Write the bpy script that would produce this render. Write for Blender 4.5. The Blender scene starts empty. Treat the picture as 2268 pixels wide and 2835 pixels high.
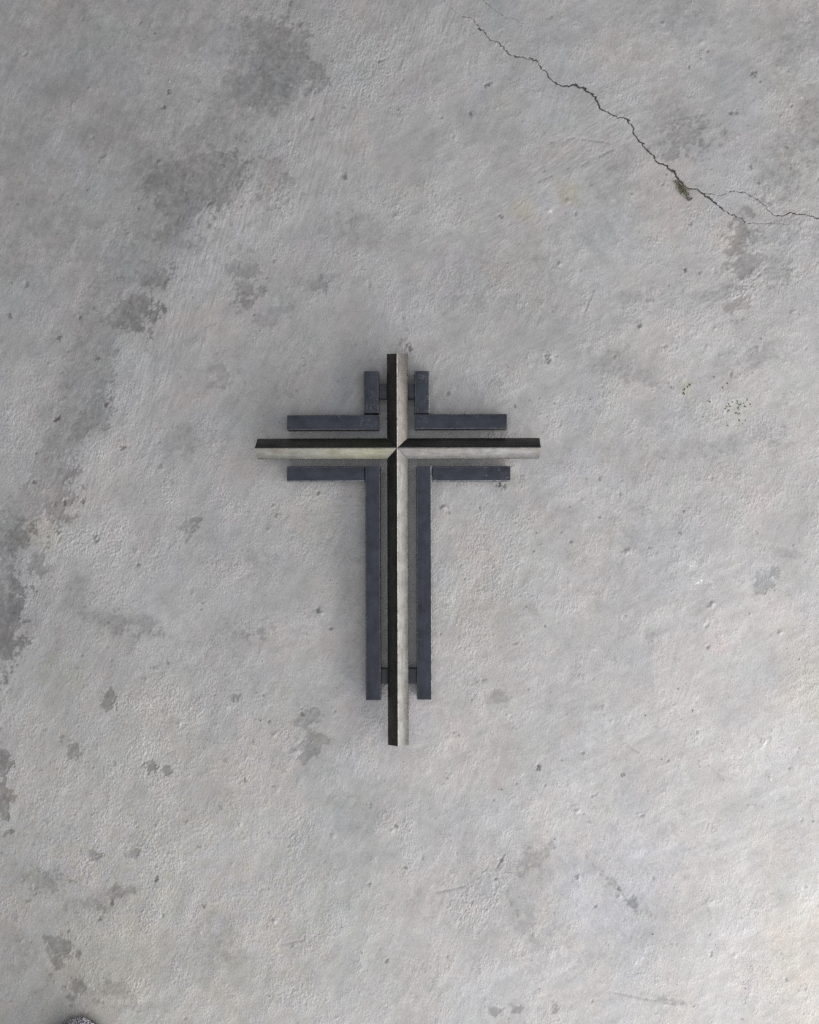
import bpy, bmesh, math, random
import numpy as np

# ------------------------------------------------------------------ scene, camera, light
scene = bpy.context.scene
COL = scene.collection

CAM_H = 1.20                       # phone held level above the floor
S_T = 0.476e-3 * CAM_H / (CAM_H - 0.023)   # metres on the floor for one photo pixel (2268 wide)
S_D = S_T * 2268.0 / 1725.0        # the same for the 1725 wide view
FRAME_W = 2268 * S_T
FRAME_H = 2835 * S_T

cam_d = bpy.data.cameras.new('camera')
cam_d.sensor_fit = 'VERTICAL'
cam_d.sensor_height = 36.0
cam_d.lens = 36.0 * CAM_H / FRAME_H
cam_d.clip_start = 0.02
cam_d.clip_end = 60.0
cam = bpy.data.objects.new('camera', cam_d)
cam.location = (0, 0, CAM_H)
cam.rotation_euler = (0, 0, 0)
COL.objects.link(cam)
scene.camera = cam

world = bpy.data.worlds.new('World')
scene.world = world
world.use_nodes = True
bg = world.node_tree.nodes['Background']
bg.inputs['Color'].default_value = (0.92, 0.96, 1.0, 1)
bg.inputs['Strength'].default_value = 0.16


def area_light(name, loc, target, sx, sy, power, color):
    l = bpy.data.lights.new(name, 'AREA')
    l.shape = 'RECTANGLE'
    l.size, l.size_y = sx, sy
    l.energy = power
    l.color = color
    o = bpy.data.objects.new(name, l)
    o.location = loc
    d = np.array(target, float) - np.array(loc, float)
    from mathutils import Vector
    o.rotation_euler = Vector(d).to_track_quat('-Z', 'Y').to_euler()
    COL.objects.link(o)
    return o


# the open workshop door: daylight from the lower right, standing on the floor
area_light('doorway_daylight', (1.60, -0.66, 0.55), (0, 0.0, 0.55), 2.7, 1.08, 64.0, (1.0, 0.974, 0.945))
# the second open bay, along the bottom side
area_light('open_bay_daylight', (0.45, -2.15, 0.55), (0, 0, 0.55), 2.9, 1.08, 50.0, (1.0, 0.985, 0.96))
# light coming back from the roof of the shed
area_light('roof_light', (0.2, -0.1, 3.0), (0, 0, 0), 3.6, 3.6, 50.0, (0.95, 0.965, 1.0))

scene.view_settings.view_transform = 'Standard'
scene.view_settings.look = 'None'
scene.view_settings.exposure = 0.08
scene.view_settings.gamma = 1.0
scene.view_settings.use_curve_mapping = False
scene.render.engine = 'CYCLES'
scene.cycles.use_denoising = False
scene.cycles.max_bounces = 6


# ------------------------------------------------------------------ helpers
def D(x, y):                       # 1725-wide view -> floor metres
    return (x - 862.5) * S_D, -(y - 1078.0) * S_D


def T(x, y, z=0.0):                # photo pixel at height z -> metres
    k = S_T * (CAM_H - z) / CAM_H
    return (x - 1134.0) * k, -(y - 1417.5) * k


def tag(o, label=None, cat=None, group=None, kind=None):
    if label: o['label'] = label
    if cat: o['category'] = cat
    if group: o['group'] = group
    if kind: o['kind'] = kind
    return o


def mesh_obj(name, verts, faces, mat, parent=None, smooth=False):
    me = bpy.data.meshes.new(name)
    me.from_pydata([tuple(v) for v in verts], [], faces)
    me.update()
    if mat: me.materials.append(mat)
    if smooth:
        me.polygons.foreach_set('use_smooth', [True] * len(me.polygons))
    o = bpy.data.objects.new(name, me)
    COL.objects.link(o)
    if parent: o.parent = parent
    return o


class NT:
    """small shader-node helper"""
    def __init__(self, name):
        self.m = bpy.data.materials.new(name)
        self.m.use_nodes = True
        self.t = self.m.node_tree
        self.b = self.t.nodes['Principled BSDF']

    def n(self, typ, **kw):
        nd = self.t.nodes.new(typ)
        for k, v in kw.items():
            setattr(nd, k, v)
        return nd

    def l(self, a, b):
        self.t.links.new(a, b)

    def noise(self, vec, scale, detail=2.0, rough=0.5, dist=0.0):
        nd = self.n('ShaderNodeTexNoise')
        nd.inputs['Scale'].default_value = scale
        nd.inputs['Detail'].default_value = detail
        nd.inputs['Roughness'].default_value = rough
        nd.inputs['Distortion'].default_value = dist
        if vec is not None: self.l(vec, nd.inputs['Vector'])
        return nd.outputs['Fac']

    def ramp(self, fac, lo, hi, a=0.0, b=1.0):
        nd = self.n('ShaderNodeMapRange')
        nd.inputs['From Min'].default_value = lo
        nd.inputs['From Max'].default_value = hi
        nd.inputs['To Min'].default_value = a
        nd.inputs['To Max'].default_value = b
        self.l(fac, nd.inputs['Value'])
        return nd.outputs['Result']

    def math(self, op, a, b=None):
        nd = self.n('ShaderNodeMath', operation=op)
        for i, v in enumerate((a, b)):
            if v is None: continue
            if isinstance(v, (int, float)): nd.inputs[i].default_value = v
            else: self.l(v, nd.inputs[i])
        return nd.outputs[0]

    def mix(self, fac, a, b, blend='MIX'):
        nd = self.n('ShaderNodeMix', data_type='RGBA', blend_type=blend)
        for i, v in ((0, fac), (6, a), (7, b)):
            if isinstance(v, (int, float)): nd.inputs[i].default_value = v
            elif isinstance(v, tuple): nd.inputs[i].default_value = (*v, 1) if len(v) == 3 else v
            else: self.l(v, nd.inputs[i])
        return nd.outputs[2]

    def scale(self, vec, s):
        nd = self.n('ShaderNodeMapping')
        nd.inputs['Scale'].default_value = s
        self.l(vec, nd.inputs['Vector'])
        return nd.outputs['Vector']

    def bump(self, h, strength, dist):
        nd = self.n('ShaderNodeBump')
        nd.inputs['Strength'].default_value = strength
        nd.inputs['Distance'].default_value = dist
        self.l(h, nd.inputs['Height'])
        return nd.outputs['Normal']


# ------------------------------------------------------------------ concrete floor
SP = 1.3e-3
dense_x = np.arange(-0.612, 0.612, SP)
dense_y = np.arange(-0.752, 0.752, SP)


def with_apron(a):
    g = SP * 1.35 ** np.arange(1, 60)
    g = np.cumsum(g)
    g = g[g < 2.4]
    return np.concatenate([(a[0] - g)[::-1], a, a[-1] + g]), len(g)


gx, pad_x = with_apron(dense_x)
gy, pad_y = with_apron(dense_y)
NX, NY = len(gx), len(gy)
X, Y = np.meshgrid(gx, gy)         # rows run along y
rng = np.random.default_rng(11)
fy = np.fft.fftfreq(NY, SP)[:, None]
fx = np.fft.rfftfreq(NX, SP)[None, :]


def band(lo, hi, ang=0.0, stretch=1.0, slope=0.0):
    """gaussian noise with wavelengths lo..hi metres, stretched along ang"""
    w = np.fft.rfft2(rng.standard_normal((NY, NX)))
    c, s = math.cos(ang), math.sin(ang)
    u = (fx * c + fy * s) * stretch
    v = (-fx * s + fy * c)
    f = np.sqrt(u * u + v * v) + 1e-9
    g = np.exp(-(f * lo) ** 2 * 0.7) * (1 - np.exp(-(f * hi) ** 2 * 1.4)) * f ** (-slope)
    n = np.fft.irfft2(w * g, s=(NY, NX))
    return (n - n.mean()) / n.std()


def sstep(a, b, x):
    t = np.clip((x - a) / (b - a), 0, 1)
    return t * t * (3 - 2 * t)


n_big = band(0.10, 0.5, slope=1.0)
n_mid = band(0.02, 0.12, slope=1.2)
n_warp1 = band(0.012, 0.05, slope=1.0)
n_warp2 = band(0.003, 0.014, slope=0.8)
n_fine = band(0.0026, 0.0075)
grain_a = band(0.0026, 0.0062, ang=math.radians(68), stretch=1.9)
grain_b = band(0.0036, 0.0105, ang=math.radians(55), stretch=1.4)
crumb_n = band(0.0034, 0.0085)
stroke = band(0.004, 0.02, ang=math.radians(72), stretch=7.0)
cloud_n = band(0.009, 0.045, slope=.6)
stroke_b = band(0.003, 0.016, ang=math.radians(33), stretch=7.0)
stroke_c = band(0.003, 0.016, ang=math.radians(-42), stretch=7.0)
streak_f = band(0.0026, 0.008, ang=math.radians(76), stretch=14.0)
smear = band(0.006, 0.045, ang=math.radians(62), stretch=6.0, slope=.5)
smear_b = band(0.006, 0.045, ang=math.radians(28), stretch=6.0, slope=.5)
tint_n = band(0.05, 0.25, slope=1.0)
tint_m = band(0.03, 0.15, slope=1.0)


def blob(x, y, rx, ry, rot=0.0, soft=0.25, warp=1.0, lee=0.0):
    cx, cy = D(x, y)
    rx *= S_D; ry *= S_D
    c, s = math.cos(math.radians(rot)), math.sin(math.radians(rot))
    dx, dy = X - cx, Y - cy
    u = (dx * c + dy * s) / rx
    v = (-dx * s + dy * c) / ry
    d = np.sqrt(u * u + v * v) + warp * (0.26 * n_warp1 + 0.17 * n_warp2)
    if lee:                         # crisp on the lower right, fading out to the upper left
        k = np.clip((-dx + 0.6 * dy) / math.hypot(rx, ry) * 1.3 + 0.15, 0, 1) * lee
        s0 = 1 - soft - 0.75 * k
        t = np.clip((d - s0) / (2 * soft + 0.75 * k), 0, 1)
        return (1 - t * t * (3 - 2 * t)) * (1 - 0.35 * k)
    return 1 - sstep(1 - soft, 1 + soft, d)


# darker, smoother places where the cement skin is worn off: x, y, rx, ry, rotation, softness, strength
WORN = [
    (560, 90, 90, 52, -28, .30, .60), (640, 150, 42, 30, -40, .10, .55), (540, 205, 48, 34, 20, .25, .50),
    (470, 250, 60, 36, 0, .4, .28), (415, 385, 88, 62, 28, .18, .72), (452, 350, 40, 52, -25, .10, .70),
    (345, 430, 80, 44, 10, .3, .45), (340, 480, 70, 28, 18, .3, .42), (480, 352, 22, 30, 0, .12, .35),
    (580, 385, 28, 44, 20, .25, .32), (385, 515, 16, 14, 0, .2, .40), (310, 572, 46, 30, 5, .12, .66),
    (294, 648, 28, 42, -12, .06, .90), (236, 660, 46, 26, 10, .3, .50), (515, 592, 24, 42, 8, .15, .48),
    (570, 665, 30, 14, 30, .3, .30), (665, 590, 52, 15, 8, .3, .36), (700, 480, 42, 30, 0, .4, .30),
    (785, 500, 18, 22, 0, .4, .25), (180, 330, 120, 80, 25, .6, .22), (90, 60, 170, 90, 0, .7, .20),
    (330, 40, 120, 60, 0, .6, .15),
    (205, 755, 42, 40, -10, .2, .45), (190, 862, 34, 52, -18, .10, .66), (90, 872, 46, 24, 0, .4, .30),
    (138, 1000, 17, 30, -15, .12, .60), (124, 1045, 28, 42, -15, .15, .60), (18, 1122, 38, 52, 0, .12, .85),
    (12, 1300, 26, 85, -8, .10, .92), (16, 1345, 20, 40, 0, .15, .80), (75, 1180, 18, 26, -20, .2, .45),
    (398, 1105, 17, 17, 0, .35, .60), (372, 925, 40, 26, 0, .5, .32), (465, 775, 20, 32, 0, .35, .34),
    (225, 1305, 56, 17, -22, .25, .50), (300, 1312, 44, 15, -24, .25, .42), (545, 1180, 36, 20, 0, .4, .34),
    (520, 1330, 20, 14, 0, .3, .40), (470, 1350, 60, 22, 10, .5, .22), (150, 1250, 40, 24, 0, .3, .30),
    (226, 1474, 12, 15, 0, .2, .70), (153, 1575, 17, 12, -20, .25, .55), (320, 1612, 13, 12, 20, .15, .80),
    (350, 1623, 11, 11, 0, .15, .70), (645, 1512, 22, 14, 10, .2, .42), (641, 1572, 30, 22, 20, .2, .48),
    (4, 1608, 14, 28, 0, .15, .90), (8, 1690, 12, 40, 0, .2, .70), (495, 1465, 8, 7, 0, .3, .60),
    (80, 1850, 42, 26, 0, .3, .55), (240, 1878, 32, 12, 12, .25, .62), (185, 1903, 38, 15, 8, .25, .60),
    (120, 1995, 24, 24, 0, .25, .64), (118, 2028, 16, 12, -40, .2, .6), (215, 2082, 50, 18, 8, .3, .46),
    (158, 2092, 15, 24, 0, .3, .56), (275, 2118, 44, 10, 0, .4, .34), (40, 2000, 40, 30, 0, .6, .28),
    (430, 1985, 70, 50, 0, .7, .22), (275, 1795, 20, 9, 0, .3, .45), (200, 1800, 14, 8, 0, .3, .5),
    (1117, 1808, 40, 20, 25, .25, .45), (1258, 1487, 14, 6, 10, .4, .45), (1105, 1940, 55, 22, -45, .5, .30),
    (1085, 2122, 10, 9, 0, .3, .55), (1042, 2128, 14, 9, 10, .3, .5), (1165, 2125, 8, 9, 0, .3, .5),
    (1325, 1902, 14, 11, -30, .3, .60), (1290, 1858, 34, 5, -46, .3, .6), (1395, 2102, 40, 7, -12, .4, .5),
    (1043, 1468, 24, 10, 8, .3, .35), (985, 1430, 26, 10, 0, .4, .30),
    (1287, 762, 56, 26, -10, .5, .40), (1345, 790, 50, 16, -22, .45, .34), (1580, 748, 46, 20, 15, .4, .38),
    (1605, 905, 36, 24, -15, .3, .36), (1470, 945, 60, 16, 5, .5, .28), (1612, 1222, 23, 22, -10, .2, .46),
    (1645, 1160, 40, 8, -10, .4, .35), (1350, 1072, 20, 7, -5, .4, .36), (1130, 1090, 40, 34, 0, .6, .22),
    (1200, 1160, 40, 20, 0, .6, .24), (1260, 1110, 70, 40, 0, .7, .20), (1365, 1340, 10, 10, 0, .4, .36),
    (1118, 1280, 10, 14, 0, .4, .30), (1430, 870, 50, 20, 0, .6, .24),
    (1432, 288, 54, 36, 10, .35, .52), (1395, 240, 34, 46, 0, .6, .30), (1662, 300, 40, 80, -10, .5, .42),
    (1620, 370, 46, 40, 20, .5, .40), (1690, 250, 60, 60, 0, .6, .36), (1640, 480, 50, 26, 10, .4, .40),
    (1562, 502, 26, 30, 0, .18, .56), (1572, 556, 30, 26, 10, .2, .48), (1632, 558, 32, 36, 20, .25, .46),
    (1710, 480, 30, 24, 0, .4, .40), (1575, 455, 22, 10, 10, .3, .5), (1342, 622, 66, 13, 4, .35, .36),
    (1320, 664, 20, 24, 0, .5, .28), (1552, 640, 30, 16, 20, .3, .42), (1480, 620, 36, 12, 0, .4, .3),
    (1240, 480, 50, 26, 10, .6, .22), (1280, 400, 60, 30, 0, .6, .24), (1300, 340, 40, 24, 20, .6, .25),
    (1085, 560, 60, 40, 0, .7, .20), (1700, 50, 50, 60, 0, .6, .34), (1660, 90, 30, 50, 0, .5, .32),
    (1400, 50, 60, 40, 0, .7, .2), (1330, 110, 24, 20, 0, .5, .22), (1540, 600, 26, 18, 0, .3, .4),
    (170, 250, 330, 250, 30, .8, .24), (60, 520, 200, 160, 0, .7, .10), (930, 620, 60, 36, 20, .7, .18), (1110, 600, 50, 34, 0, .7, .18),
]
worn = np.zeros_like(X)
spots_ = np.zeros_like(X)           # small crisp ones
for b in WORN:
    if b[2] < 31 and b[5] <= .35:
        spots_ = np.maximum(spots_, min(1, b[6] * 1.3) * blob(b[0], b[1], b[2] * 1.2, b[3] * 1.2, b[4], b[5] * .8, warp=1.35, lee=.35))
    else:
        worn = np.maximum(worn, b[6] * blob(b[0], b[1], b[2] * 1.12, b[3] * 1.12, b[4], b[5], lee=.7) * 1.1)
# the larger ones keep the outline they have on the slab
R1 = lambda L: [(x / 2, y / 2) for x, y in L]
R2 = lambda L: [(x / 2, y / 2 + 718.8) for x, y in L]
OUTLINES = [
    (R1([(500, 1235), (560, 1230), (620, 1215), (637, 1260), (630, 1320), (612, 1370), (590, 1392), (560, 1385), (490, 1390), (400, 1370), (380, 1330), (400, 1310), (460, 1290), (490, 1260)]), .95),
    (R1([(540, 1160), (560, 1120), (600, 1100), (630, 1130), (690, 1140), (715, 1150), (705, 1200), (695, 1225), (660, 1200), (630, 1190), (610, 1210), (560, 1200)]), .85),
    (R1([(960, 660), (940, 720), (920, 780), (910, 830), (890, 870), (830, 920), (740, 910), (700, 920), (640, 880), (560, 820), (560, 760), (600, 700), (660, 650), (760, 640), (800, 660), (860, 640), (930, 620)]), .85),
    (R1([(640, 940), (740, 920), (830, 930), (825, 960), (740, 1000), (700, 1030), (620, 1010), (600, 960)]), .70),
    (R1([(950, 690), (975, 680), (980, 730), (965, 770), (935, 740)]), .55),
    (R1([(980, 60), (1060, 60), (1110, 140), (1200, 160), (1290, 230), (1330, 270), (1355, 310), (1330, 340), (1250, 370), (1190, 420), (1150, 410), (1080, 470), (1010, 440), (960, 400), (960, 330), (1000, 300), (1030, 230), (1060, 180), (1010, 130)]), .80),
    (R1([(640, 540), (760, 520), (900, 480), (990, 540), (1000, 600), (930, 640), (840, 600), (740, 640), (640, 620)]), .55),
    (R1([(1040, 1110), (1060, 1160), (1050, 1240), (1030, 1290), (990, 1250), (975, 1160)]), .70),
    (R1([(1170, 690), (1205, 730), (1200, 800), (1160, 870), (1130, 830), (1150, 760)]), .62),
    (R1([(1260, 1160), (1330, 1150), (1400, 1180), (1380, 1215), (1280, 1210)]), .60),
    (R2([(320, 220), (400, 195), (450, 215), (440, 270), (410, 330), (390, 380), (330, 410), (290, 410), (270, 360), (300, 310)]), .82),
    (R2([(390, 60), (480, 90), (470, 140), (430, 170), (380, 130)]), .55),
    (R2([(-60, 700), (60, 740), (110, 780), (115, 850), (90, 880), (40, 890), (-60, 910)]), .90),
    (R2([(-60, 960), (45, 990), (55, 1050), (95, 1120), (90, 1170), (60, 1210), (70, 1270), (40, 1310), (-60, 1330)]), 1.0),
    (R2([(240, 620), (280, 600), (300, 640), (270, 690), (220, 700)]), .75), (R2([(265, 520), (310, 520), (315, 560), (280, 570)]), .7),
    (R2([(770, 760), (800, 742), (830, 770), (828, 802), (795, 818), (775, 800)]), .70),
]


def outline(P):
    W = np.array([D(*p) for p in P])
    i0, i1 = np.searchsorted(gx, W[:, 0].min() - .02), np.searchsorted(gx, W[:, 0].max() + .02)
    j0, j1 = np.searchsorted(gy, W[:, 1].min() - .02), np.searchsorted(gy, W[:, 1].max() + .02)
    w = (slice(j0, j1), slice(i0, i1))
    x, y = X[w], Y[w]
    d2 = np.full(x.shape, 1.0); ins = np.zeros(x.shape, bool)
    for (ax, ay), (bx, by) in zip(W, np.roll(W, -1, 0)):
        ex, ey = bx - ax, by - ay
        t = np.clip(((x - ax) * ex + (y - ay) * ey) / (ex * ex + ey * ey), 0, 1)
        d2 = np.minimum(d2, np.hypot(x - ax - t * ex, y - ay - t * ey))
        ins ^= ((ay > y) != (by > y)) & (x < ex * (y - ay) / (by - ay + 1e-12) + ax)
    sd = np.where(ins, -d2, d2) + .0022 * n_warp1[w] + .0016 * n_warp2[w]
    c = W.mean(0); r = np.ptp(W, axis=0).max() / 2
    k = np.clip((-(x - c[0]) + .6 * (y - c[1])) / r * .7 + .15, 0, 1)     # blurred on the upper left
    soft = .0012 + .016 * k
    t = np.clip((sd + soft * 1.4) / (soft * 1.8), 0, 1)
    return w, (1 - t * t * (3 - 2 * t)) * (1 - .35 * k)


BAND = [(655, 150), (640, 205), (565, 235), (500, 300), (465, 400), (415, 465), (355, 560), (318, 620), (300, 690), (250, 715), (222, 850), (165, 950),
        (122, 1050), (60, 1115), (30, 1200), (40, 1330), (10, 1420), (-40, 1420), (-40, 1100), (40, 1030), (90, 930), (125, 800), (160, 650), (210, 530), (280, 390), (400, 270), (470, 150), (510, 40), (640, 60)]
OUTLINES.append((BAND, .52))
for P, st in OUTLINES:
    w, mk = outline(P)
    worn[w] = np.maximum(worn[w], st * mk)
# small irregular scabs of the same kind all over the slab
scab = sstep(1.75, 2.5, 0.8 * n_warp1 + 0.55 * n_mid + 0.3 * n_warp2 - 0.25 * n_big)
worn = np.maximum(worn, 0.30 * scab)

# blurred halo round the worn places, and uneven darkness inside them
wk = np.exp(-(fx ** 2 + fy ** 2) * 2 * (math.pi * 0.011) ** 2)
halo = np.clip(np.fft.irfft2(np.fft.rfft2(worn) * wk, s=(NY, NX)), 0, 1)
islands = sstep(0.55, 1.35, 0.8 * n_warp2 + 0.6 * cloud_n)
worn *= (1 - 0.38 * islands) * np.clip(0.92 + 0.14 * cloud_n, .6, 1.15)
worn = np.maximum(worn, spots_ * np.clip(.92 + .12 * n_warp2 + .08 * cloud_n, .5, 1.1))
worn = np.maximum(worn, 0.62 * halo * np.clip(0.9 + 0.25 * cloud_n, .3, 1.4))

# heavier granular patches where loose cement dried on top
CRUST = [(770, 140, 70, 80, -30, .4, 1.0), (690, 60, 120, 60, 0, .6, .5), (575, 320, 45, 34, -50, .4, .9),
         (900, 470, 90, 34, 30, .5, .8), (620, 530, 70, 30, 10, .5, .7), (1020, 610, 50, 34, 40, .4, .9),
         (840, 450, 60, 50, 0, .5, .6), (150, 1150, 180, 140, 20, .7, .9), (430, 1080, 170, 120, 0, .8, .8),
         (300, 1560, 220, 130, 10, .8, 1.0), (250, 1780, 220, 140, 10, .8, 1.0), (400, 1980, 240, 160, 0, .8, .8),
         (130, 900, 160, 160, 0, .8, .8), (630, 1760, 26, 46, 0, .4, 1.0), (625, 1830, 24, 40, 0, .4, 1.0),
         (1035, 1870, 34, 60, -18, .35, 1.5), (1000, 1920, 34, 44, -30, .35, 1.4), (1060, 1770, 26, 60, 0, .4, .9),
         (1040, 1240, 90, 120, 0, .6, .7), (1640, 480, 110, 150, 0, .7, .6), (1550, 640, 100, 70, 0, .6, .7),
         (1600, 980, 160, 120, 0, .8, .5), (1500, 420, 70, 40, -20, .6, .6), (650, 1080, 200, 110, 0, .8, .7),
         (1350, 2060, 50, 34, 0, .5, .8), (1700, 1420, 60, 140, 0, .6, .7), (1300, 240, 60, 90, 10, .6, .5)]
crust = np.zeros_like(X)
for b in CRUST:
    crust = np.maximum(crust, b[6] * blob(*b[:6], warp=1.3))
rough = 0.34 + 0.62 * crust + 0.24 * np.clip(n_mid, -1.5, 2.0) + 0.16 * n_warp1
SMOOTH = [(150, 180, 260, 240, 0, .6), (1350, 1800, 330, 330, 0, .7), (1500, 100, 240, 120, 0, .7),
          (1150, 400, 200, 160, 0, .8), (1500, 1400, 260, 240, 0, .8)]
for b in SMOOTH:
    rough *= 1 - 0.42 * blob(*b, warp=.6)
rough *= 1 - 0.80 * np.clip(worn * 1.2, 0, 1)
rough = np.clip(rough, 0.05, 1.7)
rough = .85 * rough ** 1.45 + .04

h = 0.00040 * n_big + 0.00007 * n_mid + 0.000012 * n_warp1
g_mod = 0.55 + 0.45 * sstep(-0.6, 1.4, n_warp2 + 0.5 * n_warp1)      # clumped, not even
grain = np.maximum(grain_a, -1.1) * 0.62 + grain_b * 0.14 + 0.50 * n_fine
h += 0.00022 * rough * grain * g_mod
h += 0.00050 * np.clip(crumb_n - 1.35, 0, 1.2) * np.clip(rough - .25, 0, 1.2) * sstep(-.5, 1.2, n_warp1)
h -= 0.00060 * np.clip(-crumb_n - 1.9, 0, 1.0) * np.clip(rough + .1, 0, 1)
lane = np.maximum.reduce([blob(*b, warp=.8) for b in [(700, 260, 90, 190, -12, .6), (430, 540, 80, 170, -22, .6), (540, 430, 90, 150, -25, .7),
                                                      (330, 760, 70, 160, -22, .7), (880, 80, 120, 90, 0, .7), (190, 1010, 50, 110, -20, .7)]])
arcs = np.maximum.reduce([blob(*b, warp=.8) for b in [(1190, 340, 170, 60, 30, .6), (1090, 440, 90, 50, 40, .6), (1290, 250, 90, 60, 30, .7), (1010, 600, 90, 60, 40, .7), (1560, 560, 120, 70, 45, .8)]])
sweep = np.maximum.reduce([blob(*b, warp=.8) for b in [(1250, 1890, 190, 90, -42, .7), (1160, 2030, 170, 70, -42, .7), (1420, 1760, 130, 80, -42, .8), (960, 1860, 110, 70, 20, .7)]])
h += 0.000045 * stroke * (0.25 + 0.5 * sstep(-1, 1, n_mid) + .8 * lane) + 0.00006 * streak_f * lane
h += 0.00006 * stroke_b * arcs + 0.00008 * stroke_c * sweep
h -= 0.00032 * sstep(0.15, 0.6, worn)                                # step down from the cement skin
h += 0.00030 * np.clip(crust - 0.9, 0, 1)

# albedo
tone = 0.352 * (1 + 0.025 * n_big + 0.036 * n_mid + 0.018 * n_warp1 + 0.012 * n_warp2)
tone *= 1 - 0.50 * np.clip(worn, 0, 1)
tone *= 1 + 0.05 * np.clip(crust, 0, 1)
tone *= 1 + lane * (0.070 + 0.022 * streak_f) + arcs * 0.022 * stroke_b + sweep * 0.018 * stroke_c
side = sstep(-.15, .25, X + .25 * n_big)
tone *= 1 + 0.030 * (smear * (1 - side) + smear_b * side)
tone *= 1 - 0.075 * sstep(.55, 1.25, cloud_n) + 0.040 * sstep(.6, 1.4, -cloud_n) + 0.012 * cloud_n
tone *= 1 + (0.028 * n_fine + 0.022 * np.clip(grain_a, -2, 1.5)) * rough
rgb = np.stack([tone * 1.005, tone * 0.989, tone * 0.990], -1)


def tint(mask, col, k=1.0):
    m = (mask * k)[..., None]
    rgb[:] = rgb * (1 - m) + rgb * np.array(col) * m


tint(sstep(0.2, 1.8, tint_n), (1.020, 1.0, 0.985))
tint(sstep(0.2, 1.8, -tint_n), (0.985, 0.996, 1.02))
tint(sstep(0.6, 1.8, tint_m), (1.018, 0.992, 0.992))
tint(sstep(0.6, 1.8, -tint_m), (0.988, 1.004, 0.994))
TINTS = [(1200, 402, 22, 28, 20, .5, (1.06, 1.02, .80), .55), (1100, 440, 26, 20, -40, .6, (1.08, 1.04, .88), .7),
         (1462, 430, 36, 26, 0, .6, (1.05, 1.0, .955), .6), (1525, 495, 30, 30, 0, .6, (1.05, 1.0, .955), .6),
         (260, 2050, 330, 190, 0, .8, (1.0, .99, .91), .8), (300, 1650, 260, 160, 0, .8, (1.01, 1.0, .94), .7),  # first entry: photographer's shade at the bottom left, put into the colour as olive
         (1445, 818, 12, 18, -20, .5, (1.0, 1.03, .86), .6), (1552, 858, 36, 34, 0, .6, (.98, 1.0, .94), .7),
         (675, 1090, 40, 60, 0, .6, (1.03, 1.01, .93), .7), (1030, 1260, 80, 100, 0, .7, (1.03, 1.01, .94), .6),
         (130, 1420, 50, 30, 0, .6, (1.0, 1.01, .88), .6), (100, 1130, 40, 30, 0, .6, (1.02, 1.02, .90), .6),
         (1612, 1222, 24, 22, -10, .3, (.95, .97, 1.02), .8), (1290, 1880, 120, 110, 0, .7, (.97, .98, 1.04), .7),
         (1700, 2000, 90, 160, 0, .7, (1.03, 1.01, .95), .7), (1700, 1430, 60, 120, 0, .7, (1.03, 1.01, .94), .6),
         (740, 1850, 90, 180, 0, .7, (.97, 1.01, 1.0), .7), (900, 1450, 130, 160, 0, .8, (1.02, .99, .985), .7)]
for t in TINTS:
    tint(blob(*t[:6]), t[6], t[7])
tone_mul = np.ones_like(X)

# white paint flecks
for (x, y, rx, ry) in [(1460, 1191, 9, 6), (1484, 1226, 17, 10), (1474, 1222, 7, 6)]:
    m = blob(x, y, rx, ry, 0, .2, 2.0) * sstep(-0.3, 0.6, n_fine)
    rgb += m[..., None] * 0.17


def window(cx, cy, r):
    i0 = np.searchsorted(gx, cx - r); i1 = np.searchsorted(gx, cx + r)
    j0 = np.searchsorted(gy, cy - r); j1 = np.searchsorted(gy, cy + r)
    return slice(j0, j1), slice(i0, i1)


def dent(cx, cy, r, depth, tone_k=0.0, red=0.0, el=1.0, ang=0.0):
    """a pit (depth < 0) or a lump (depth > 0) with a soft rim"""
    w = window(cx, cy, r * 3.4)
    if X[w].size < 4: return
    c, s = math.cos(ang), math.sin(ang)
    dx, dy = X[w] - cx, Y[w] - cy
    u = (dx * c + dy * s) / el
    v = -dx * s + dy * c
    d = np.sqrt(u * u + v * v) / r + 0.30 * n_warp2[w] + 0.26 * n_fine[w]
    k = np.exp(-np.clip(d, 0, 9) ** 2 * 1.2)
    h[w] += depth * k
    if depth < 0: h[w] += -0.22 * depth * np.exp(-(d - 1.5) ** 2 * 4)
    m = (tone_k * np.clip(k * 1.3, 0, 1))[..., None]
    rgb[w] *= 1 - m * np.array([1 - .45 * red, 1.0, 1.0])


pr = random.Random(5)
for k in range(950):
    x, y = pr.uniform(-0.6, 0.6), pr.uniform(-0.74, 0.74)
    r = 0.0008 + 0.0011 * pr.random() ** 2.5
    if pr.random() < .60:
        dent(x, y, r, -0.35 * r * pr.uniform(.5, 1.2), .32 * pr.random(), 0, pr.uniform(1, 1.8), pr.uniform(0, 3))
    else:
        dent(x, y, r * 1.1, 0.40 * r * pr.uniform(.4, 1.1), -.07 * pr.random(), 0, pr.uniform(1, 1.6), pr.uniform(0, 3))
for k in range(130):
    x, y = pr.uniform(-0.6, 0.6), pr.uniform(-0.74, 0.74)
    r = pr.uniform(0.0015, 0.0026)
    if pr.random() < .62:
        dent(x, y, r, -0.4 * r * pr.uniform(.5, 1.2), .36 * pr.random(), .1, pr.uniform(1, 2.2), pr.uniform(.3, 2.0))
    else:
        dent(x, y, r * 1.2, 0.42 * r * pr.uniform(.6, 1.2), .02, 0, pr.uniform(1, 1.6), pr.uniform(0, 3))
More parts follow.
